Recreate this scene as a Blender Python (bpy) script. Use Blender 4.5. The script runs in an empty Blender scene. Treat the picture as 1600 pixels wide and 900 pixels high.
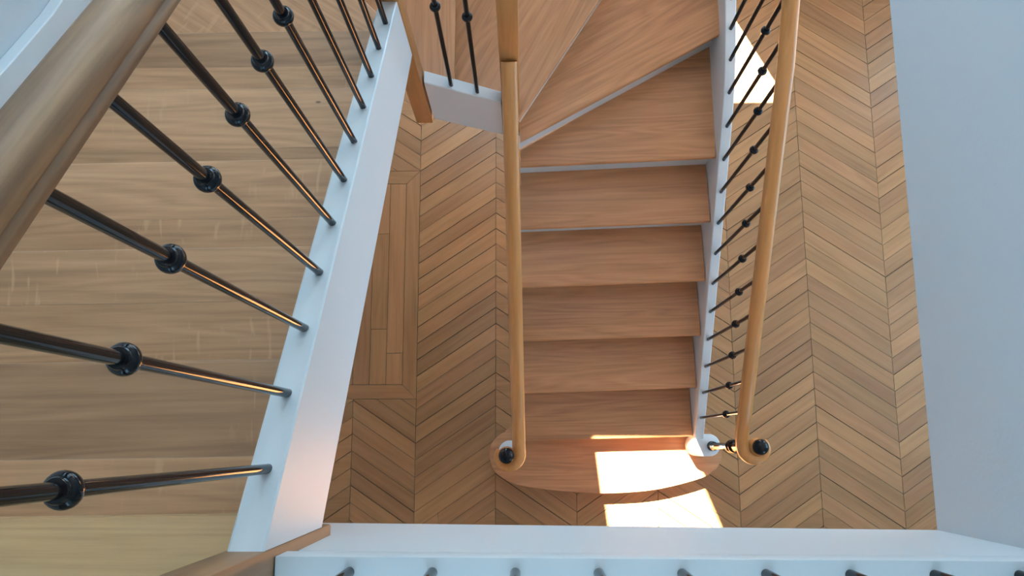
import bpy, bmesh, math, random
from mathutils import Vector, Matrix
random.seed(7)
scene = bpy.context.scene
col = scene.collection

# ------------------------------------------------------------------ camera
cam_d = bpy.data.cameras.new('camera'); cam = bpy.data.objects.new('camera', cam_d); col.objects.link(cam)
R = Vector((0.99992, -0.00184, -0.01293)); F = Vector((-0.01311, 0.18051, -0.98349)); F.normalize()
R = (R - F * R.dot(F)).normalized(); U = R.cross(F)
M3 = Matrix((R, U, -F)).transposed()
cam.matrix_world = Matrix.Translation((0, 0, 4.3942)) @ M3.to_4x4()
cam_d.sensor_width = 36.0; cam_d.lens = 1311.53 / 1600 * 36.0; cam_d.clip_start = 0.02
scene.camera = cam

# ------------------------------------------------------------------ light
scene.view_settings.view_transform = 'Standard'; scene.view_settings.look = 'None'
scene.view_settings.gamma = 1.0; scene.view_settings.use_curve_mapping = False
scene.view_settings.exposure = -0.05
world = bpy.data.worlds.new('world'); scene.world = world; world.use_nodes = True
bg = world.node_tree.nodes['Background']
bg.inputs['Color'].default_value = (0.41, 0.73, 1.0, 1); bg.inputs['Strength'].default_value = 5.6
SUN = Vector((0.20, -0.375, -1.0)).normalized()
sd = bpy.data.lights.new('sun', 'SUN'); sd.energy = 125.0; sd.angle = 0.006; sd.color = (1.0, 0.88, 0.70)
so = bpy.data.objects.new('sun', sd); col.objects.link(so)
so.rotation_euler = SUN.to_track_quat('-Z', 'Y').to_euler(); so.location = (-2, 4, 9)
def portal(name, loc, normal, sx, sy):
    d = bpy.data.lights.new(name, 'AREA'); d.shape = 'RECTANGLE'; d.size = sx; d.size_y = sy
    d.cycles.is_portal = True
    o = bpy.data.objects.new(name, d); col.objects.link(o)
    o.location = loc; o.rotation_euler = Vector(normal).to_track_quat('-Z', 'Z').to_euler()
    return o
# window and skylight openings, (horizontal lo, hi, z lo, hi)
WIN_BACK_UP = (-0.95, 0.40, 3.55, 4.90)
WIN_BACK_LOW_A = (-0.55, 1.03, 0.15, 2.333)
WIN_BACK_LOW_B = (2.55, 3.35, 0.15, 2.3)
WIN_FRONT_UP = (-1.15, 0.70, 3.45, 5.45)
WIN_FRONT_LOW_ADDED = (2.4, 3.3, 0.3, 2.2)  # unseen opening, added to throw sky light on the risers
WIN_RIGHT_LOW = (-0.4, 1.8, 0.6, 2.5)
YB, YF, XL, XR, ZC = 2.66, -3.0, -1.262, 3.6, 5.6
def pw(n, w, axis, at, nrm):
    cx, cz, sx, sz = (w[0]+w[1])/2, (w[2]+w[3])/2, w[1]-w[0], w[3]-w[2]
    loc = (cx, at, cz) if axis == 'y' else (at, cx, cz)
    portal(n, loc, nrm, sx, sz)
pw('portal_back_upper', WIN_BACK_UP, 'y', YB + .03, (0, -1, 0))
pw('portal_back_lower', WIN_BACK_LOW_A, 'y', YB + .03, (0, -1, 0))
pw('portal_back_lower_right', WIN_BACK_LOW_B, 'y', YB + .03, (0, -1, 0))
pw('portal_front_upper', WIN_FRONT_UP, 'y', YF - .12, (0, 1, 0))
pw('portal_front_lower_added', WIN_FRONT_LOW_ADDED, 'y', YF - .12, (0, 1, 0))  # serves the added opening
pw('portal_right_lower', WIN_RIGHT_LOW, 'x', XR + .12, (-1, 0, 0))

# ------------------------------------------------------------------ materials
def new_mat(name):
    m = bpy.data.materials.new(name); m.use_nodes = True
    nt = m.node_tree; b = nt.nodes['Principled BSDF']
    return m, nt, b
def paint(name, rgb, rough=.5, bump=.0, coat=0):
    m, nt, b = new_mat(name)
    b.inputs['Base Color'].default_value = (*rgb, 1); b.inputs['Roughness'].default_value = rough
    b.inputs['Coat Weight'].default_value = coat
    if bump:
        tc = nt.nodes.new('ShaderNodeTexCoord'); n = nt.nodes.new('ShaderNodeTexNoise')
        n.inputs['Scale'].default_value = 90; n.inputs['Detail'].default_value = 3
        bp = nt.nodes.new('ShaderNodeBump'); bp.inputs['Strength'].default_value = bump; bp.inputs['Distance'].default_value = .002
        nt.links.new(tc.outputs['Object'], n.inputs['Vector']); nt.links.new(n.outputs['Fac'], bp.inputs['Height'])
        nt.links.new(bp.outputs['Normal'], b.inputs['Normal'])
    return m
def wood(name, dark, mid, light, rough=.4, var=.25, axis='x', ring=1.0, grain=1.0, island=False, coat=0.0, scale=1.0, hue=0.0, knots=False, flecks=False, tilt=0.0):
    """oak with grain running along the object's local axis"""
    m, nt, b = new_mat(name); N = nt.nodes.new; L = nt.links.new
    tc = N('ShaderNodeTexCoord'); oi = N('ShaderNodeObjectInfo')
    rnd = oi.outputs['Random']
    if island:
        g = N('ShaderNodeNewGeometry'); rnd = g.outputs['Random Per Island']
    mul = N('ShaderNodeMath'); mul.operation = 'MULTIPLY'; mul.inputs[1].default_value = 37.0; L(rnd, mul.inputs[0])
    comb = N('ShaderNodeCombineXYZ'); L(mul.outputs[0], comb.inputs[0]); L(mul.outputs[0], comb.inputs[1]); L(mul.outputs[0], comb.inputs[2])
    add = N('ShaderNodeVectorMath'); add.operation = 'ADD'; src = tc.outputs['Object']
    if tilt:       # grain follows a sloping rail
        rm = N('ShaderNodeMapping'); rm.inputs['Rotation'].default_value = (math.radians(tilt), 0, 0); L(src, rm.inputs['Vector']); src = rm.outputs[0]
    L(src, add.inputs[0]); L(comb.outputs[0], add.inputs[1])
    def mapped(sl, sc):
        mp = N('ShaderNodeMapping'); v = [sc*scale]*3; v['xyz'.index(axis)] = sl*scale
        mp.inputs['Scale'].default_value = v; L(add.outputs[0], mp.inputs['Vector']); return mp.outputs[0]
    # broad cathedral figure
    n1 = N('ShaderNodeTexNoise'); n1.inputs['Scale'].default_value = 1.0; n1.inputs['Detail'].default_value = 2.0
    n1.inputs['Distortion'].default_value = .35; L(mapped(.75, 9.0), n1.inputs['Vector'])
    rg = N('ShaderNodeMath'); rg.operation = 'MULTIPLY'; rg.inputs[1].default_value = 22.0 * ring; L(n1.outputs['Fac'], rg.inputs[0])
    fr = N('ShaderNodeMath'); fr.operation = 'PINGPONG'; fr.inputs[1].default_value = 1.0; L(rg.outputs[0], fr.inputs[0])
    # fine streaks and pores
    n2 = N('ShaderNodeTexNoise'); n2.inputs['Scale'].default_value = 1.0; n2.inputs['Detail'].default_value = 6.0; n2.inputs['Roughness'].default_value = .65
    L(mapped(5.0, 130.0), n2.inputs['Vector'])
    n3 = N('ShaderNodeTexNoise'); n3.inputs['Scale'].default_value = 1.0; n3.inputs['Detail'].default_value = 2.0
    L(mapped(1.1, 3.5), n3.inputs['Vector'])
    n4 = N('ShaderNodeTexNoise'); n4.inputs['Scale'].default_value = 1.0; n4.inputs['Detail'].default_value = 5.0; n4.inputs['Roughness'].default_value = .6
    n4.inputs['Distortion'].default_value = .25; L(mapped(1.5, 42.0), n4.inputs['Vector'])
    m0 = N('ShaderNodeMix'); m0.data_type = 'FLOAT'; m0.inputs[0].default_value = .55; L(n2.outputs['Fac'], m0.inputs[2]); L(n4.outputs['Fac'], m0.inputs[3])
    st_ = N('ShaderNodeMapRange'); st_.inputs['From Min'].default_value = .30; st_.inputs['From Max'].default_value = .70; L(m0.outputs[0], st_.inputs['Value'])
    m1 = N('ShaderNodeMix'); m1.data_type = 'FLOAT'; m1.inputs[0].default_value = .68; L(fr.outputs[0], m1.inputs[2]); L(st_.outputs[0], m1.inputs[3])
    m2 = N('ShaderNodeMix'); m2.data_type = 'FLOAT'; m2.inputs[0].default_value = .45; L(m1.outputs[0], m2.inputs[2]); L(n3.outputs['Fac'], m2.inputs[3])
    cr = N('ShaderNodeValToRGB'); e = cr.color_ramp.elements
    lo, hi = .5 - .27/grain, .5 + .27/grain
    e[0].position = max(0, lo); e[0].color = (*dark, 1); e[1].position = min(1, hi); e[1].color = (*light, 1)
    k = e.new(.5); k.color = (*mid, 1)
    L(m2.outputs[0], cr.inputs[0])
    # per piece tone
    mr = N('ShaderNodeMapRange'); mr.inputs['To Min'].default_value = 1 - var; mr.inputs['To Max'].default_value = 1 + var*.8
    L(rnd, mr.inputs['Value'])
    hsv = N('ShaderNodeHueSaturation'); L(cr.outputs[0], hsv.inputs['Color']); L(mr.outputs[0], hsv.inputs['Value'])
    if hue:
        w2 = N('ShaderNodeMath'); w2.operation = 'FRACT'; L(mul.outputs[0], w2.inputs[0])
        h2 = N('ShaderNodeMapRange'); h2.inputs['To Min'].default_value = .5 - hue; h2.inputs['To Max'].default_value = .5 + hue
        L(w2.outputs[0], h2.inputs['Value']); L(h2.outputs[0], hsv.inputs['Hue'])
    out = hsv.outputs[0]
    if knots:      # a few small dark pin knots
        vo = N('ShaderNodeTexVoronoi'); vo.inputs['Scale'].default_value = 1.0; L(mapped(3.2, 7.0), vo.inputs['Vector'])
        sx = N('ShaderNodeSeparateColor'); L(vo.outputs['Color'], sx.inputs[0])
        th = N('ShaderNodeMapRange'); th.inputs['From Min'].default_value = .62; th.inputs['From Max'].default_value = 1.0; th.inputs['To Min'].default_value = .002; th.inputs['To Max'].default_value = .05
        L(sx.outputs[0], th.inputs['Value'])
        dv = N('ShaderNodeMath'); dv.operation = 'DIVIDE'; L(vo.outputs['Distance'], dv.inputs[0]); L(th.outputs[0], dv.inputs[1])
        ss = N('ShaderNodeMapRange'); ss.inputs['From Min'].default_value = .6; ss.inputs['From Max'].default_value = 1.3; ss.inputs['To Min'].default_value = .35; ss.inputs['To Max'].default_value = 1.0
        L(dv.outputs[0], ss.inputs['Value'])
        mk = N('ShaderNodeMix'); mk.data_type = 'RGBA'; mk.blend_type = 'MULTIPLY'; mk.inputs[0].default_value = 1.0
        L(out, mk.inputs[6]); L(ss.outputs[0], mk.inputs[7]); out = mk.outputs[2]
    if flecks:     # pale medullary rays crossing the grain
        f1 = N('ShaderNodeTexNoise'); f1.inputs['Scale'].default_value = 1.0; f1.inputs['Detail'].default_value = 1.5; f1.inputs['Distortion'].default_value = .6
        L(mapped(60.0, 11.0), f1.inputs['Vector'])
        fm = N('ShaderNodeTexNoise'); fm.inputs['Scale'].default_value = 1.0; fm.inputs['Detail'].default_value = 0.0; L(mapped(2.0, 5.0), fm.inputs['Vector'])
        fa = N('ShaderNodeMapRange'); fa.inputs['From Min'].default_value = .60; fa.inputs['From Max'].default_value = .68; L(f1.outputs['Fac'], fa.inputs['Value'])
        fb = N('ShaderNodeMapRange'); fb.inputs['From Min'].default_value = .50; fb.inputs['From Max'].default_value = .62; fb.inputs['To Max'].default_value = .45; L(fm.outputs['Fac'], fb.inputs['Value'])
        fmul = N('ShaderNodeMath'); fmul.operation = 'MULTIPLY'; L(fa.outputs[0], fmul.inputs[0]); L(fb.outputs[0], fmul.inputs[1])
        fx = N('ShaderNodeMix'); fx.data_type = 'RGBA'; L(fmul.outputs[0], fx.inputs[0]); L(out, fx.inputs[6]); fx.inputs[7].default_value = (light[0]*1.15, light[1]*1.2, light[2]*1.25, 1); out = fx.outputs[2]
    L(out, b.inputs['Base Color'])
    b.inputs['Roughness'].default_value = rough; b.inputs['Coat Weight'].default_value = coat; b.inputs['Coat Roughness'].default_value = .18
    bp = N('ShaderNodeBump'); bp.inputs['Strength'].default_value = .15; bp.inputs['Distance'].default_value = .001
    L(n2.outputs['Fac'], bp.inputs['Height']); L(bp.outputs['Normal'], b.inputs['Normal'])
    return m
def metal_black():
    m, nt, b = new_mat('black_lacquered_iron')
    b.inputs['Base Color'].default_value = (.008, .008, .010, 1); b.inputs['Roughness'].default_value = .09
    b.inputs['Specular IOR Level'].default_value = .26
    return m
M = {}
M['wall'] = paint('wall_paint', (.60, .61, .62), .75, .25)
M['ceil'] = paint('ceiling_paint', (.8, .8, .79), .8)
M['white'] = paint('white_satin_paint', (.72, .73, .73), .42, .06)
M['sub'] = paint('dark_subfloor', (.045, .028, .016), .9)
M['iron'] = metal_black()
M['tread'] = wood('oak_tread', (.385, .165, .066), (.550, .250, .108), (.665, .325, .152), .36, .10, ring=1.0, knots=True)
M['tread_up'] = wood('oak_tread_upper', (.330, .166, .077), (.480, .252, .122), (.600, .330, .170), .36, .24, ring=1.0, knots=True, flecks=True)
M['landing'] = wood('oak_landing', (.440, .235, .095), (.580, .335, .150), (.660, .400, .190), .38, .06, ring=1.1, knots=True)
M['rail'] = wood('oak_handrail', (.340, .135, .042), (.480, .210, .070), (.560, .265, .100), .25, .05, ring=.6, grain=.9, coat=.35)
M['rail_shaded'] = wood('oak_handrail_upper_shaded', (.095, .047, .019), (.200, .110, .048), (.290, .168, .080), .55, .05, axis='y', ring=.6, grain=1.1, tilt=36.2)  # handrail oak darkened: the viewer's shade is put into its colour
M['raily'] = wood('oak_handrail_lower', (.440, .175, .044), (.590, .258, .074), (.680, .320, .105), .33, .05, axis='y', ring=.5, grain=.9, coat=.15, tilt=-37.5)
M['post'] = wood('oak_newel', (.350, .140, .040), (.480, .210, .066), (.560, .262, .094), .5, .04, axis='z', ring=.5)
M['post_cool_lit'] = wood('oak_newel_landing_cool_lit', (.190, .100, .048), (.300, .170, .085), (.370, .220, .118), .5, .04, axis='z', ring=.5)  # duller copy of the newel oak, blue upstairs light put into the colour
M['plank'] = wood('old_oak_parquet', (.250, .114, .040), (.355, .170, .064), (.430, .218, .088), .36, .17, ring=.55, grain=.9, hue=.003, coat=.1)
M['plankstuff'] = wood('old_oak_parquet_far', (.250, .114, .040), (.355, .170, .064), (.430, .218, .088), .36, .17, ring=.55, grain=.9, island=True)

# ------------------------------------------------------------------ helpers
def link(name, me, mat, parent=None, loc=None, rotz=0.0):
    o = bpy.data.objects.new(name, me); col.objects.link(o)
    if mat is not None and not me.materials: me.materials.append(mat)
    if loc is not None: o.location = loc
    o.rotation_euler.z = rotz
    if parent is not None: o.parent = parent
    return o
def tag(o, label=None, cat=None, group=None, kind=None):
    if label: o['label'] = label
    if cat: o['category'] = cat
    if group: o['group'] = group
    if kind: o['kind'] = kind
    return o
def thing(name, loc, label, cat, group=None):
    o = bpy.data.objects.new(name, None); col.objects.link(o); o.location = loc; o.empty_display_size = .1
    return tag(o, label, cat, group)
def finish(bm, name, smooth=None):
    bmesh.ops.recalc_face_normals(bm, faces=bm.faces)
    me = bpy.data.meshes.new(name); bm.to_mesh(me); bm.free()
    if smooth is not None:
        me.shade_smooth(); me.set_sharp_from_angle(angle=math.radians(smooth))
    return me
def add_box(bm, x0, x1, y0, y1, z0, z1):
    v = [bm.verts.new(p) for p in ((x0,y0,z0),(x1,y0,z0),(x1,y1,z0),(x0,y1,z0),(x0,y0,z1),(x1,y0,z1),(x1,y1,z1),(x0,y1,z1))]
    for f in ((0,3,2,1),(4,5,6,7),(0,1,5,4),(1,2,6,5),(2,3,7,6),(3,0,4,7)): bm.faces.new([v[i] for i in f])
def add_prism(bm, poly, z0, z1):
    a = [bm.verts.new((x, y, z0)) for x, y in poly]; b = [bm.verts.new((x, y, z1)) for x, y in poly]
    n = len(poly); bm.faces.new(a[::-1]); bm.faces.new(b)
    for i in range(n): bm.faces.new((a[i], a[(i+1) % n], b[(i+1) % n], b[i]))
def box_obj(name, x0, x1, y0, y1, z0, z1, mat, parent=None, bevel=0, seg=2):
    cx, cy, cz = (x0+x1)/2, (y0+y1)/2, (z0+z1)/2
    bm = bmesh.new(); add_box(bm, x0-cx, x1-cx, y0-cy, y1-cy, z0-cz, z1-cz)
    if bevel: bmesh.ops.bevel(bm, geom=bm.edges[:], offset=bevel, segments=seg, affect='EDGES', profile=.5)
    return link(name, finish(bm, name, 30 if bevel else None), mat, parent, (cx, cy, cz))
def prism_obj(name, poly, z0, z1, mat, parent=None, ang=0.0, bevel=0, seg=2, smooth=30, nose=None):
    """prism whose local x axis runs along ang (grain direction)"""
    cx = sum(p[0] for p in poly)/len(poly); cy = sum(p[1] for p in poly)/len(poly)
    ca, sa = math.cos(-ang), math.sin(-ang)
    lp = [((x-cx)*ca-(y-cy)*sa, (x-cx)*sa+(y-cy)*ca) for x, y in poly]
    bm = bmesh.new(); add_prism(bm, lp, z0-z1, 0)
    if bevel:
        es = bm.edges[:]
        if nose is not None:      # round only the nosing
            a, b = lp[nose[0]], lp[nose[1]]
            def on(v): return min(math.hypot(v.co.x-a[0], v.co.y-a[1]), math.hypot(v.co.x-b[0], v.co.y-b[1])) < 1e-5
            es = [e for e in es if on(e.verts[0]) and on(e.verts[1]) and abs(e.verts[0].co.z-e.verts[1].co.z) < 1e-5]
        bmesh.ops.bevel(bm, geom=es, offset=bevel, segments=seg, affect='EDGES', profile=.5)
    return link(name, finish(bm, name, smooth if bevel else None), mat, parent, (cx, cy, z1), ang)
def lathe(profile, seg=20):
    bm = bmesh.new(); rings = []
    for r, z in profile:
        if r < 1e-6: rings.append([bm.verts.new((0, 0, z))])
        else: rings.append([bm.verts.new((r*math.cos(2*math.pi*i/seg), r*math.sin(2*math.pi*i/seg), z)) for i in range(seg)])
    for a, b in zip(rings, rings[1:]):
        for i in range(seg):
            j = (i+1) % seg
            if len(a) == 1 and len(b) == 1: continue
            if len(a) == 1: bm.faces.new((a[0], b[i], b[j]))
            elif len(b) == 1: bm.faces.new((a[i], a[j], b[0]))
            else: bm.faces.new((a[i], a[j], b[j], b[i]))
    if len(rings[0]) > 1: bm.faces.new(rings[0][::-1])
    if len(rings[-1]) > 1: bm.faces.new(rings[-1])
    return bm
def sweep(path, prof, origin, scales=None):
    """sweep a closed profile (side, up) along 3D points"""
    bm = bmesh.new(); n = len(path); rings = []
    P = [Vector(p) for p in path]
    for i in range(n):
        t = (P[min(i+1, n-1)] - P[max(i-1, 0)]).normalized()
        s = t.cross(Vector((0, 0, 1))).normalized(); u = s.cross(t)
        k = scales[i] if scales else 1.0
        rings.append([bm.verts.new(P[i] + s*a*k + u*b*k - Vector(origin)) for a, b in prof])
    m = len(prof)
    for a, b in zip(rings, rings[1:]):
        for i in range(m):
            j = (i+1) % m; bm.faces.new((a[i], a[j], b[j], b[i]))
    bm.faces.new(rings[0][::-1]); bm.faces.new(rings[-1])
    return bm
def rail_profile(w, h):
    """rounded top moulded rail with a narrower foot"""
    pts = []; hw = w/2
    for i in range(0, 13):
        a = math.pi*i/12; pts.append((hw*math.cos(a), h*.10 + h*.40*math.sin(a)))
    pts += [(-hw, -h*.02), (-hw*.96, -h*.10), (-hw*.84, -h*.15), (-hw*.84, -h*.20), (-hw*.93, -h*.25), (-hw*.95, -h*.34), (-hw*.90, -h*.46), (-hw*.80, -h*.5)]
    pts += [(-p[0], p[1]) for p in pts[-1:-9:-1]]
    return pts
def catmull(pts, k=6):
    out = []; n = len(pts)
    for i in range(n-1):
        p0, p1, p2, p3 = (Vector(pts[max(i-1, 0)]), Vector(pts[i]), Vector(pts[i+1]), Vector(pts[min(i+2, n-1)]))
        for j in range(k):
            t = j/k
            out.append(.5*((2*p1)+(p2-p0)*t+(2*p0-5*p1+4*p2-p3)*t*t+(3*p1-p0-3*p2+p3)*t**3))
    out.append(Vector(pts[-1])); return [tuple(v) for v in out]
def clip(poly, f):
    """keep the part of a polygon where f(p) >= 0 (f linear)"""
    out = []
    for i in range(len(poly)):
        a, b = poly[i], poly[(i+1) % len(poly)]; fa, fb = f(a), f(b)
        if fa >= 0: out.append(a)
        if (fa > 0 > fb) or (fa < 0 < fb):
            t = fa/(fa-fb); out.append((a[0]+(b[0]-a[0])*t, a[1]+(b[1]-a[1])*t))
    return out
def wall_mesh(axis, at0, at1, u0, u1, z0, z1, holes):
    us = sorted({u0, u1, *[h[0] for h in holes], *[h[1] for h in holes]}); zs = sorted({z0, z1, *[h[2] for h in holes], *[h[3] for h in holes]})
    bm = bmesh.new()
    for a, b in zip(us, us[1:]):
        for c, d in zip(zs, zs[1:]):
            mu, mz = (a+b)/2, (c+d)/2
            if any(h[0] < mu < h[1] and h[2] < mz < h[3] for h in holes): continue
            if axis == 'y': add_box(bm, a, b, at0, at1, c, d)
            else: add_box(bm, at0, at1, a, b, c, d)
    return finish(bm, 'wall')
def structure(name, me, mat, label, cat):
    return tag(link(name, me, mat), label, cat, kind='structure')

# ------------------------------------------------------------------ room shell
H = .175
Z1 = 18*H      # upper floor level 3.15
ZS = 2.70      # underside of the upper slab
X_OP = .80     # right edge of the stairwell opening
Y_OPB = 2.03   # far edge of the opening
bm = bmesh.new(); add_box(bm, XL, XR, YF, YB, -.12, -.016)
floor = structure('floor', finish(bm, 'floor'), M['sub'], 'old oak chevron parquet floor far below the stairwell', 'floor')
structure('wall_left', wall_mesh('x', XL-.2, XL, YF, YB, -.12, ZC, []), M['wall'], 'white plaster wall beside the upper flight of treads', 'wall')
structure('wall_back', wall_mesh('y', YB, YB+.06, XL-.2, XR+.2, -.12, ZC, [WIN_BACK_UP, WIN_BACK_LOW_A, WIN_BACK_LOW_B]), M['wall'], 'white outer wall with tall windows past the winders', 'wall')
structure('wall_front', wall_mesh('y', YF-.2, YF, XL-.2, XR+.2, -.12, ZC, [WIN_FRONT_UP, WIN_FRONT_LOW_ADDED]), M['wall'], 'white end wall with a window behind the landing', 'wall')
structure('wall_far_right', wall_mesh('x', XR, XR+.2, YF, YB, -.12, ZC, [WIN_RIGHT_LOW]), M['wall'], 'white outer wall with a wide window in the lower room', 'wall')
# wall above the right edge of the opening
bm = bmesh.new(); add_box(bm, X_OP, X_OP+.16, YF, YB, ZS, ZC)
structure('wall_right', finish(bm, 'wall_right'), M['wall'], 'smooth white wall edging the stairwell on the right', 'wall')
# upper slab: landing (towards the viewer), strip at the far side, ceiling of the lower room
bm = bmesh.new(); add_prism(bm, [(XL, YF), (X_OP, YF), (X_OP, -.169), (-.374, -.155), (-.60, -.155), (XL, -.155)], ZS, Z1-.03)
landing = structure('floor_upper', finish(bm, 'floor_upper'), M['white'], 'white edge of the upper landing slab under the balusters', 'landing')
bm = bmesh.new(); add_box(bm, XL, X_OP, Y_OPB, YB, ZS, Z1)
structure('floor_upper_far', finish(bm, 'floor_upper_far'), M['white'], 'upper floor strip on the far side of the stairwell', 'landing')
bm = bmesh.new(); add_box(bm, X_OP+.16, XR, YF, YB, ZS, ZS+.25)
structure('ceiling', finish(bm, 'ceiling'), M['ceil'], 'white ceiling of the lower room right of the stairwell', 'ceiling')
# roof ceiling with the skylight that throws the sun patch on the curtail step
def up(p, z): return (p[0] - .20*z, p[1] + .375*z)
PATCH = [(.398, -.110), (.862, -.113), (1.185, -.90), (.485, -.90)]  # near end stretched out of sight under the landing for more bounce light
hole = [up(p, ZC) for p in PATCH]
bm = bmesh.new()
outer = [(XL-.2, YF-.2), (X_OP+.16, YF-.2), (X_OP+.16, YB+.2), (XL-.2, YB+.2)]
for loop in (outer, hole):
    v = [bm.verts.new((x, y, ZC)) for x, y in loop]
    for i in range(len(v)): bm.edges.new((v[i], v[(i+1) % len(v)]))
bmesh.ops.triangle_fill(bm, edges=bm.edges[:], use_beauty=True)
ce = structure('ceiling_upper', finish(bm, 'ceiling_upper'), M['ceil'], 'white upper ceiling with a skylight over the stairs', 'ceiling')
sol = ce.modifiers.new('thick', 'SOLIDIFY'); sol.thickness = .02; sol.offset = 0

# ------------------------------------------------------------------ chevron parquet
W0, WB, DY, TAN = -.558, .4132, .0862, .2772/.4132
SEAMS = [XL, -.887] + [W0 + i*WB for i in range(12)]
SEAMS = [s for s in SEAMS if s < XR] + [XR]
GAP = .0022
FR = (XL, -.558, .222, 1.460)      # framed panel, x0 x1 y0 y1
def visible(x, y):
    if -.96 < x < .02 and -.46 < y < 1.85: return True
    if .82 < x < 2.16 and -.50 < y < 2.56: return True
    if 0 <= x <= .85 and -.46 < y < -.14: return True
    return False
ANG = math.atan(TAN)
shared = {}
stuff = bmesh.new()
def plank(poly, ang, key=None):
    """one parquet board, top at z = 0, very slightly uneven"""
    cx = sum(p[0] for p in poly)/len(poly); cy = sum(p[1] for p in poly)/len(poly)
    dz = random.uniform(-.0008, .0004)
    if not visible(cx, cy):
        a = [stuff.verts.new((x, y, dz)) for x, y in poly]; b = [stuff.verts.new((x, y, -.016)) for x, y in poly]
        stuff.faces.new(a)
        for i in range(len(a)): stuff.faces.new((b[i], b[(i+1) % len(a)], a[(i+1) % len(a)], a[i]))
        return
    me = shared.get(key) if key else None
    if me is None:
        ca, sa = math.cos(-ang), math.sin(-ang)
        lp = [((x-cx)*ca-(y-cy)*sa, (x-cx)*sa+(y-cy)*ca) for x, y in poly]
        bm = bmesh.new(); add_prism(bm, lp, -.016, 0); me = finish(bm, 'plank')
        if key: shared[key] = me
    link('plank', me, M['plank'], floor, (cx, cy, dz), ang)
valley_index = 2   # seam W0 is a valley
for s in range(len(SEAMS)-1):
    xa, xb = SEAMS[s]+GAP*.5, SEAMS[s+1]-GAP*.5
    rising = ((s - valley_index) % 2 == 0)          # boards climb towards +y going right
    sg = 1 if rising else -1
    # joint height at the valley seam of this band
    ya0 = 1.548 if rising else 1.548 + TAN*(SEAMS[s+1]-SEAMS[s]) if s >= valley_index else 1.548 + TAN*(SEAMS[s+1]-SEAMS[s])
    if s == 0: ya0 = 1.548 + TAN*(.887-.558) - TAN*(SEAMS[1]-SEAMS[0])
    jl, jh = -60, 60
    for j in range(jl, jh):
        g = GAP if random.random() < .6 else GAP*1.9
        y0 = ya0 + j*DY; y1 = y0 + DY - g
        dx = sg*TAN*(xb-xa)
        poly = [(xa, y0), (xb, y0+dx), (xb, y1+dx), (xa, y1)]
        lo = min(p[1] for p in poly); hi = max(p[1] for p in poly)
        if hi < YF+.01 or lo > YB-.01: continue
        key = ('b', s, round(g, 5))
        parts = [poly]
        if lo < YF or hi > YB:
            parts = [clip(clip(poly, lambda p: p[1]-YF), lambda p: YB-p[1])]; key = None
        if xb <= FR[1]+.01 and hi > FR[2] and lo < FR[3]:
            key = None; parts = [clip(poly, lambda p: FR[2]-.001-p[1]), clip(poly, lambda p: p[1]-FR[3]-.001)]
        if s == 2 and -.62 < (lo+hi)/2 < -.26:      # short repair boards beside the landing edge
            key = None; parts = [clip(poly, lambda p: -.4365-p[0]), clip(poly, lambda p: p[0]+.4355)]
        for q in parts:
            if len(q) >= 3 and (max(p[0] for p in q)-min(p[0] for p in q)) > .004: plank(q, math.atan(sg*TAN), key)
# framed panel set into the chevrons
fw = .074; gx = .0012
x1, y0, y1 = FR[1], FR[2], FR[3]
plank([(x1-fw, y0+fw), (x1-gx, y0+gx), (x1-gx, y1-gx), (x1-fw, y1-fw)], math.pi/2)
plank([(XL+.001, y1-fw+gx), (x1-fw-gx, y1-fw+gx), (x1-2*gx, y1-gx), (XL+.001, y1-gx)], 0)
plank([(XL+.001, y0+gx), (x1-2*gx, y0+gx), (x1-fw-gx, y0+fw-gx), (XL+.001, y0+fw-gx)], 0)
xx = x1-fw-gx; k = 0
cuts = [[.46], [.588, 1.108], [], [.80], [.5, 1.2], [.9], [.6]]
while xx - .086 > XL:
    ys = [y0+fw] + cuts[k % len(cuts)] + [y1-fw]
    for a, b in zip(ys, ys[1:]): plank([(xx-.0855, a+gx), (xx-gx, a+gx), (xx-gx, b-gx), (xx-.0855, b-gx)], math.pi/2)
    xx -= .0865; k += 1
plank([(XL+.001, y0+fw+gx), (xx-gx, y0+fw+gx), (xx-gx, y1-fw-gx), (XL+.001, y1-fw-gx)], math.pi/2)
st = link('far_planks', finish(stuff, 'far_planks'), M['plankstuff'], floor); st['kind'] = 'stuff'

# ------------------------------------------------------------------ staircase
stair = thing('staircase', (0.4, 0.6, 0), 'oak and white staircase with winders turning up to the landing', 'staircase')
bpy.context.view_layer.update()
INV = Matrix.Translation((-0.4, -0.6, 0))
def under(o):
    o.parent = stair; o.matrix_parent_inverse = INV; return o
XI_R = lambda y: max(.7605, .8015 - .036*y)        # inner face of the right string
XI_L = -.008                            # inner face of the well string
TT = .026; OVER = .0305; RT = .016
def line_at(a, b, t): return (a[0]+(b[0]-a[0])*t, a[1]+(b[1]-a[1])*t)
def offs(a, b, d):
    """shift a nosing line back by d (to the left of its direction a->b)"""
    dx, dy = b[0]-a[0], b[1]-a[1]; l = math.hypot(dx, dy); nx, ny = -dy/l*d, dx/l*d
    return (a[0]+nx, a[1]+ny), (b[0]+nx, b[1]+ny)
def riser(a, b, z0, z1):
    (p, q), (r, s) = offs(a, b, OVER), offs(a, b, OVER+RT)
    ang = math.atan2(b[1]-a[1], b[0]-a[0])
    under(prism_obj('riser', [p, q, s, r], z0, z1, M['white'], None, ang))
def tread(poly, z, ang, mat='tread', nose=(0, 1)):
    return under(prism_obj('tread', poly, z-TT, z, M[mat], None, ang, bevel=.007, seg=3, nose=nose))
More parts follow.
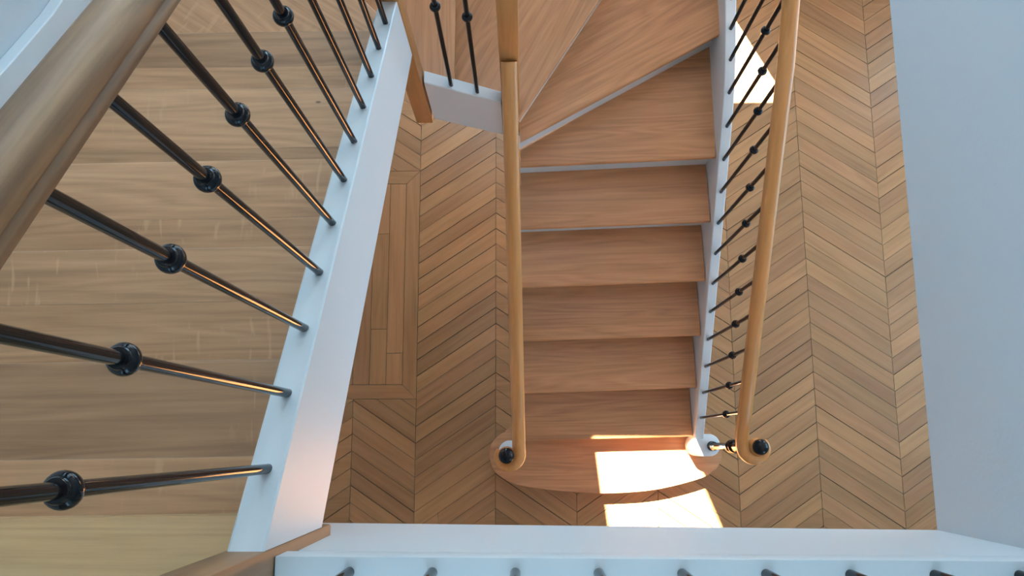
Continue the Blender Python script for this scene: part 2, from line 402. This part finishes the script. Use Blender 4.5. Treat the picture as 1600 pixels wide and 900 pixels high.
NOS = {2: ((XI_L, .005), (.800, .025)), 3: ((XI_L, .219), (.792, .244)), 4: ((XI_L, .440), (.784, .463)),
       5: ((XI_L, .648), (.777, .675)), 6: ((XI_L, .860), (.769, .888)), 7: ((XI_L, 1.069), (.762, 1.102)),
       8: ((XI_L, 1.107), (.759, 1.535)), 9: ((-.014, 1.119), (.530, 1.970)), 10: ((-.228, 1.185), (-.228, 1.970)),
       11: ((-.386, 1.172), (-.86, 1.970)), 12: ((-.386, 1.215), (-1.20, 1.62))}
for k, y in ((13, 1.107), (14, .865), (15, .620), (16, .380), (17, .141), (18, -.102)):
    NOS[k] = ((-.382, y), (-1.226, y - (.004 if k < 15 else .012)))
# first step: curtail step with two round ends
out1 = [(-.085, .052), (-.118, .036), (-.152, .003), (-.167, -.038), (-.165, -.085), (-.142, -.146), (-.035, -.204), (.121, -.229), (.256, -.241),
        (.390, -.247), (.590, -.236), (.747, -.208), (.905, -.160), (.962, -.105), (.974, -.062), (.961, -.016), (.935, .030), (.899, .069), (.86, .083)]
o2 = [p for p in catmull(out1, 4)]
def shrink(poly, d, c=(.4, .0)):
    r = []
    for x, y in poly:
        nx = x + (d if x < c[0] else -d)*min(1, abs(x-c[0])/.4); ny = y + (d if y < -.02 else 0)
        r.append((nx, ny))
    return r
cp = o2 + [(.83, .10), (-.05, .085)]
tread(cp, H, 0, nose=None)
under(prism_obj('riser', shrink(cp, .035), 0.0, H-TT, M['white'], None, 0))
# lower straight flight and lower winders
for k in range(2, 8):
    a, b = NOS[k]; na, nb = NOS[k+1]
    (c, d) = offs(na, nb, OVER+RT)
    if k == 7:
        c = (XI_L, 1.135); d = (XI_R(1.59)-.001, 1.59)
    poly = [(XI_L, a[1]), (XI_R(b[1])-.001, b[1]), (XI_R(d[1])-.001, d[1]), (XI_L, c[1])]
    tread(poly, k*H, math.atan2(b[1]-a[1], b[0]-a[0]))
    riser((XI_L, a[1]), (XI_R(b[1])-.001, b[1]), (k-1)*H, k*H-TT)
XB_R = XI_R(1.8); YBK = 1.97
tread([(-.009, 1.108), (.765, 1.538), (XB_R, YBK), (.49, YBK), (-.009, 1.20)], 8*H, math.atan2(.43, .774))
riser((-.009, 1.108), (.789, 1.553), 7*H, 8*H-TT)
tread([(-.012, 1.122), (.530, YBK), (-.28, YBK), (-.28, 1.19), (-.06, 1.19)], 9*H, math.radians(62))
riser((-.012, 1.122), (.530, YBK), 8*H, 9*H-TT)
tread([(-.228, 1.180), (-.228, YBK), (-.90, YBK), (-.40, 1.215), (-.335, 1.18)], 10*H, math.radians(90))
riser((-.228, 1.180), (-.228, YBK), 9*H, 10*H-TT)
tread([(-.386, 1.190), (-.86, YBK), (-1.226, YBK), (-1.226, 1.66), (-.392, 1.20)], 11*H, math.radians(121), 'tread_up')
riser((-.386, 1.185), (-.86, YBK), 10*H, 11*H-TT)
tread([(-.386, 1.208), (-.55, 1.38), (-1.226, 1.80), (-1.226, 1.05), (-.382, 1.05)], 12*H, math.radians(146), 'tread_up')
riser((-.55, 1.37), (-1.226, 1.79), 11*H, 12*H-TT)
# upper straight flight: each tread is glued from two boards
for k in range(13, 18):
    a, b = NOS[k]; na, nb = NOS[k+1]
    split = .55 + .12*math.sin(k*2.3)
    ym_a = a[1] + (na[1]-a[1])*split; ym_b = b[1] + (nb[1]-b[1])*split
    ang = math.atan2(a[1]-b[1], a[0]-b[0])
    t = tread([b, (b[0], ym_b), (a[0], ym_a), a], k*H, ang, 'tread_up', nose=(3, 0))
    q = prism_obj('board', [(b[0], ym_b-.0004), (b[0], nb[1]-OVER-RT), (a[0], na[1]-OVER-RT), (a[0], ym_a-.0004)], k*H-TT, k*H, M['tread_up'], None, ang)
    bpy.context.view_layer.update()
    q.parent = t; q.matrix_parent_inverse = t.matrix_world.inverted()
    riser(a, b, (k-1)*H, k*H-TT)
riser(*NOS[18], 17*H, 18*H-TT)
# landing boards, the first one forming the top nosing
yb = -.102; k = 0
while yb > YF+.02:
    w = .150 if k == 0 else .14
    ye = max(YF+.005, yb-w)
    xr = -.389 if yb > -.24 else X_OP-.002
    if k == 0: xr = -.389
    poly = [(XL+.002, yb-(.012 if k == 0 else 0)), (XL+.002, ye+.001), (xr, ye+.001), (xr, yb)]
    prism_obj('plank', poly[::-1], Z1-.03, Z1, M['landing'], landing, 0, bevel=.003 if k == 0 else 0)
    yb = ye; k += 1

# ---- strings
def string_board(path, thick, depth, name='string_board', top_bevel=.003):
    """closed string: path of (x, y, z_top); vertical board of given thickness and depth"""
    n = len(path); ox, oy, oz = path[n//2]
    bm = bmesh.new(); rings = []
    for i in range(n):
        dirs = []
        for a, b in ((i-1, i), (i, i+1)):
            if a >= 0 and b < n:
                v = Vector((path[b][0]-path[a][0], path[b][1]-path[a][1])); 
                if v.length > 1e-6: dirs.append(v.normalized())
        t = sum(dirs, Vector((0, 0))).normalized(); s = Vector((t.y, -t.x))
        k = 1/max(.5, s.dot(Vector((dirs[0].y, -dirs[0].x))))
        x, y, z = path[i]; h = thick/2*k; e = top_bevel
        dep = depth[i] if isinstance(depth, (list, tuple)) else depth
        rings.append([bm.verts.new((x+s.x*a-ox, y+s.y*a-oy, z+c-oz)) for a, c in ((h, -dep), (h, -e), (h-e, 0), (-h+e, 0), (-h, -e), (-h, -dep))])
    for a, b in zip(rings, rings[1:]):
        for i in range(6): bm.faces.new((a[i], a[(i+1) % 6], b[(i+1) % 6], b[i]))
    bm.faces.new(rings[0][::-1]); bm.faces.new(rings[-1])
    return under(link(name, finish(bm, name), M['white'], None, (ox, oy, oz)))
zs_low = lambda y: .4656 + .8121*(y-.1079)
XC_R = lambda y: .8236 - .036*y
# right (outer) string of the lower flight, wrapping round the winders
pR = [(XC_R(y), y, zs_low(y)) for y in (-.03, .1, .3, .5, .7, .9, 1.06, 1.18)]
pR += [(.780, 1.29, 1.405), (.778, 1.40, 1.455), (.777, 1.51, 1.487), (.776, 1.62, 1.515), (.775, 1.80, 1.58), (.775, 1.99, 1.66)]
string_board(pR, .040, [.10, .22] + [.30]*12)
string_board([(.755, 1.99, 1.66), (.5, 1.99, 1.72), (-.2, 1.99, 1.92), (-.9, 1.99, 2.08), (-1.226, 1.99, 2.16)], .04, .42)
# round foot of the right string on the curtail step
def foot(cx, cy, sgn):
    pts = []
    for i in range(28):
        a = 2*math.pi*i/28; r = .052
        x = r*math.cos(a); y = r*math.sin(a)
        if x*sgn < 0: x -= sgn*.024          # stretched towards the string
        pts.append((cx+x, cy+y))
    return under(prism_obj('string_foot', pts, H, .388, M['white'], None, 0, bevel=.006, seg=2))
foot(.868, -.016, 1)
# well string of the lower flight (under the left handrail)
XC_L = lambda y: -.024 - .010*y
string_board([(XC_L(y), y, zs_low(y)) for y in (-.03, .1, .4, .8, 1.12)], .034, [.10, .22, .3, .3, .3])
foot(-.066, -.044, -1)
# short string across the well, between the two newels
YS = 1.182
string_board([(-.074, YS, 1.641), (-.322, YS, 1.811)], .042, .310)
# upper flight: well string and wall string
L0 = (-.355, -.036, 3.211); ML = .7316
zs_up = lambda y: L0[2] - ML*(y-L0[1])
string_board([(-.356, -.137, zs_up(-.137)), (-.356, 1.155, zs_up(1.155))], .048, .312)
string_board([(-1.2435, -.137, zs_up(-.137)), (-1.2435, .9, zs_up(.9)), (-1.2435, 1.10, zs_up(1.10)+.004), (-1.2435, 1.3, zs_up(1.3)+.03), (-1.2435, 1.6, zs_up(1.6)+.09), (-1.2435, 1.97, zs_up(1.97)+.16)], .036, .33)

# ---- newel posts
def newel(x0, x1, y0, y1, z0, z1, mat='post'): return under(box_obj('newel_post', x0, x1, y0, y1, z0, z1, M[mat], None, bevel=.004))
newel(-.388, -.328, 1.152, 1.212, 1.475, 3.22)       # hanging newel at the foot of the upper flight
newel(-.070, -.010, 1.152, 1.212, .70, 2.78)         # newel at the head of the lower flight
newel(-.387, -.330, -.193, -.137, 2.912, 4.20, 'post_cool_lit')       # newel at the landing
for (x, y, z) in ((-.358, 1.182, 3.22), (-.040, 1.182, 2.78)):
    under(box_obj('newel_cap', x-.036, x+.036, y-.036, y+.036, z, z+.018, M['post'], None, bevel=.006))

# ---- balusters
RB = .0070
LEN = .775
rod_me = finish(lathe([(RB*1.02, -.004), (RB*1.02, .0), (RB, .004), (RB, LEN)], 16), 'rod', 40); rod_me.materials.append(M['iron'])
cprof = [(RB, -.0125), (.0100, -.0122), (.0112, -.0100), (.0112, -.0085), (.0140, -.0065), (.0152, -.0030), (.0155, .0), (.0152, .0030), (.0140, .0065), (.0112, .0085), (.0112, .0100), (.0100, .0122), (RB, .0125)]
col_me = finish(lathe(cprof, 24), 'collar', 50); col_me.materials.append(M['iron'])
def baluster(x, y, z, hk, length=LEN, parent=None):
    b = bpy.data.objects.new('baluster', rod_me); col.objects.link(b)
    b.location = (x, y, z); b.scale.z = length/LEN
    c = bpy.data.objects.new('collar', col_me); col.objects.link(c); c.parent = b; c.location = (0, 0, hk*LEN/length); c.scale.z = LEN/length
    if parent is None: under(b)
    else:
        b.parent = parent; b.matrix_parent_inverse = Matrix.Translation(-Vector(parent.location))
    return b
for k in range(11):
    y = L0[1] + .1088*k; baluster(-.355 + .0067*y, y, zs_up(y)-.002, .525, .785)
baluster(-.2386, YS-.004, 1.752, .515, .76); baluster(-.154, YS-.004, 1.694, .515, .76)
RBAL = [(.820, .109), (.816, .219), (.812, .330), (.808, .440), (.804, .549), (.800, .656), (.796, .765), (.793, .872), (.789, .978), (.785, 1.083), (.7825, 1.187), (.780, 1.294), (.778, 1.403), (.777, 1.512), (.776, 1.618)]
def z_right(y):
    for a, b in zip(pR, pR[1:]):
        if a[1] <= y <= b[1]: return a[2] + (b[2]-a[2])*(y-a[1])/(b[1]-a[1])
for x, y in RBAL: baluster(x, y, z_right(y)-.002, .484, .775)
for i in range(10):
    y = .109 + i*.1088; baluster(XC_L(y), y, zs_low(y)-.002, .40, .775 - .10*i/9)
# larger turned balusters carrying the volutes, each with a ball on top
nb_prof = [(.022, 0), (.023, .006), (.019, .014), (.0145, .020), (.0190, .030), (.0215, .040), (.0190, .050), (.0150, .058), (.0160, .30), (.020, .350), (.0195, .368),
           (.026, .374), (.0285, .384), (.026, .394), (.0215, .402), (.0215, .417), (.0265, .424), (.0285, .433), (.0255, .442), (.0195, .450), (.020, .47), (.0165, .52), (.0165, .76)]
nb_me = finish(lathe(nb_prof, 24), 'newel_baluster', 50); nb_me.materials.append(M['iron'])
bp_ = [(.0, -.0300)] + [(.030*math.sin(math.pi*i/14), -.030*math.cos(math.pi*i/14)) for i in range(1, 14)] + [(0, .030)]
ball_me = finish(lathe(bp_, 28), 'ball', 60); ball_me.materials.append(M['iron'])
VOL = {'r': (.879, -.020), 'l': (-.064, -.050)}
for s in 'rl':
    x, y = VOL[s]
    b = bpy.data.objects.new('newel_baluster', nb_me); col.objects.link(b); b.location = (x if s == 'r' else x, y, .388); under(b)
    c = bpy.data.objects.new('ball', ball_me); col.objects.link(c); c.parent = b; c.location = (0, 0, .824); c['label'] = 'black ball finial'

# ---- handrails
def handrail(path, w, h, mat, scales=None):
    o = path[len(path)//2]
    return under(link('handrail', finish(sweep(path, rail_profile(w, h), o, scales), 'handrail', 50), M[mat], None, o))
zr_up = lambda y: zs_up(y) + .797
handrail([(-.355, -.137, zr_up(-.137)), (-.355, .3, zr_up(.3)), (-.355, .75, zr_up(.75)), (-.355, 1.155, zr_up(1.155))], .0475, .050, 'rail_shaded')
handrail([(-.072, YS, 1.64+.785), (-.326, YS, 1.81+.785)], .05, .05, 'rail')
def volute(cx, cy, x_start, y_start, z_start, sgn):
    """spiral of the rail end: sgn = +1 curls to +x, -1 to -x; returned from eye to rail"""
    pts = []; sc = []
    n = 26; r0 = abs(x_start-cx)
    for i in range(n+1):
        t = i/n; a = math.radians(215)*t
        r = r0*(1-.42*t)
        # start on the rail side, go round the viewer's side (-y)
        ang = (math.pi if sgn > 0 else 0) + (a if sgn > 0 else -a)
        pts.append((cx + r*math.cos(ang), cy + r*math.sin(ang), z_start - .012*min(1, t*2))); sc.append(1 - .30*t)
    return pts, sc
# right lower rail
zr = lambda y: zs_low(y) + .782
pts, sc = volute(*VOL['r'], XC_R(-.02), -.02, zr(.03)-.02, 1)
line = [(XC_R(y), y, zr(y)) for y in (.06, .1, .2, .4, .6, .8, 1.0, 1.1)]
line[0] = (line[0][0], line[0][1], line[0][2]-.006)
line += [(.7815, 1.19, 2.105), (.779, 1.29, 2.165), (.778, 1.40, 2.225), (.777, 1.51, 2.265), (.776, 1.62, 2.30), (.775, 1.80, 2.37), (.775, 1.965, 2.44)]
path = pts[::-1] + [(XC_R(.02), .02, zr(.03)-.012)] + line
handrail(path, .047, .046, 'raily', sc[::-1] + [1]*(len(path)-len(sc)))
# left lower rail, ending against the newel
zl = lambda y: 1.2 + .72*(y-.06)
xl = lambda y: -.0185 - .0185*y
pts, sc = volute(*VOL['l'], xl(-.05), -.05, zl(.03)-.008, -1)
path = pts[::-1] + [(xl(.0), .0, zl(.03)-.006)] + [(xl(y), y, zl(y)) for y in (.05, .1, .3, .5, .7, .9, 1.05, 1.151)]
handrail(path, .050, .048, 'raily', sc[::-1] + [1]*(len(path)-len(sc)))
# eyes of the volutes (wood discs under the balls)
for s in 'rl':
    x, y = VOL[s]
    d = lathe([(.030, -.022), (.034, -.014), (.034, .004), (.028, .012), (0, .013)], 24)
    under(link('volute_eye', finish(d, 'volute_eye', 50), M['raily'], None, (x, y, 1.168)))

# ------------------------------------------------------------------ landing balustrade
guard = thing('landing_balustrade', (.22, -.17, Z1), 'white base rail of the landing balustrade with black balusters nearest the viewer', 'balustrade')
bpy.context.view_layer.update()
def gpart(o): o.parent = guard; o.matrix_parent_inverse = Matrix.Translation((-.22, .17, -Z1)); return o
gpart(prism_obj('base_rail', [(-.329, -.192), (X_OP-.001, -.199), (X_OP-.001, -.1545), (-.329, -.1475)], 3.19, 3.245, M['white'], None, 0, bevel=.002, seg=2))
gpart(prism_obj('sole_plate', [(-.329, -.185), (X_OP-.001, -.192), (X_OP-.001, -.1695), (-.329, -.156)], Z1, 3.19, M['white']))
for i in range(10):
    x = -.230 + .1092*i
    if x < X_OP-.02: baluster(x, -.168-.0045*(x+.23), 3.243, .525, .80, guard)
o = ((.2), -.17, 4.065)
gpart(link('handrail', finish(sweep([(-.330, -.168, 4.065), (X_OP-.001, -.175, 4.065)], rail_profile(.058, .056), o), 'handrail', 50), M['rail'], None, o))
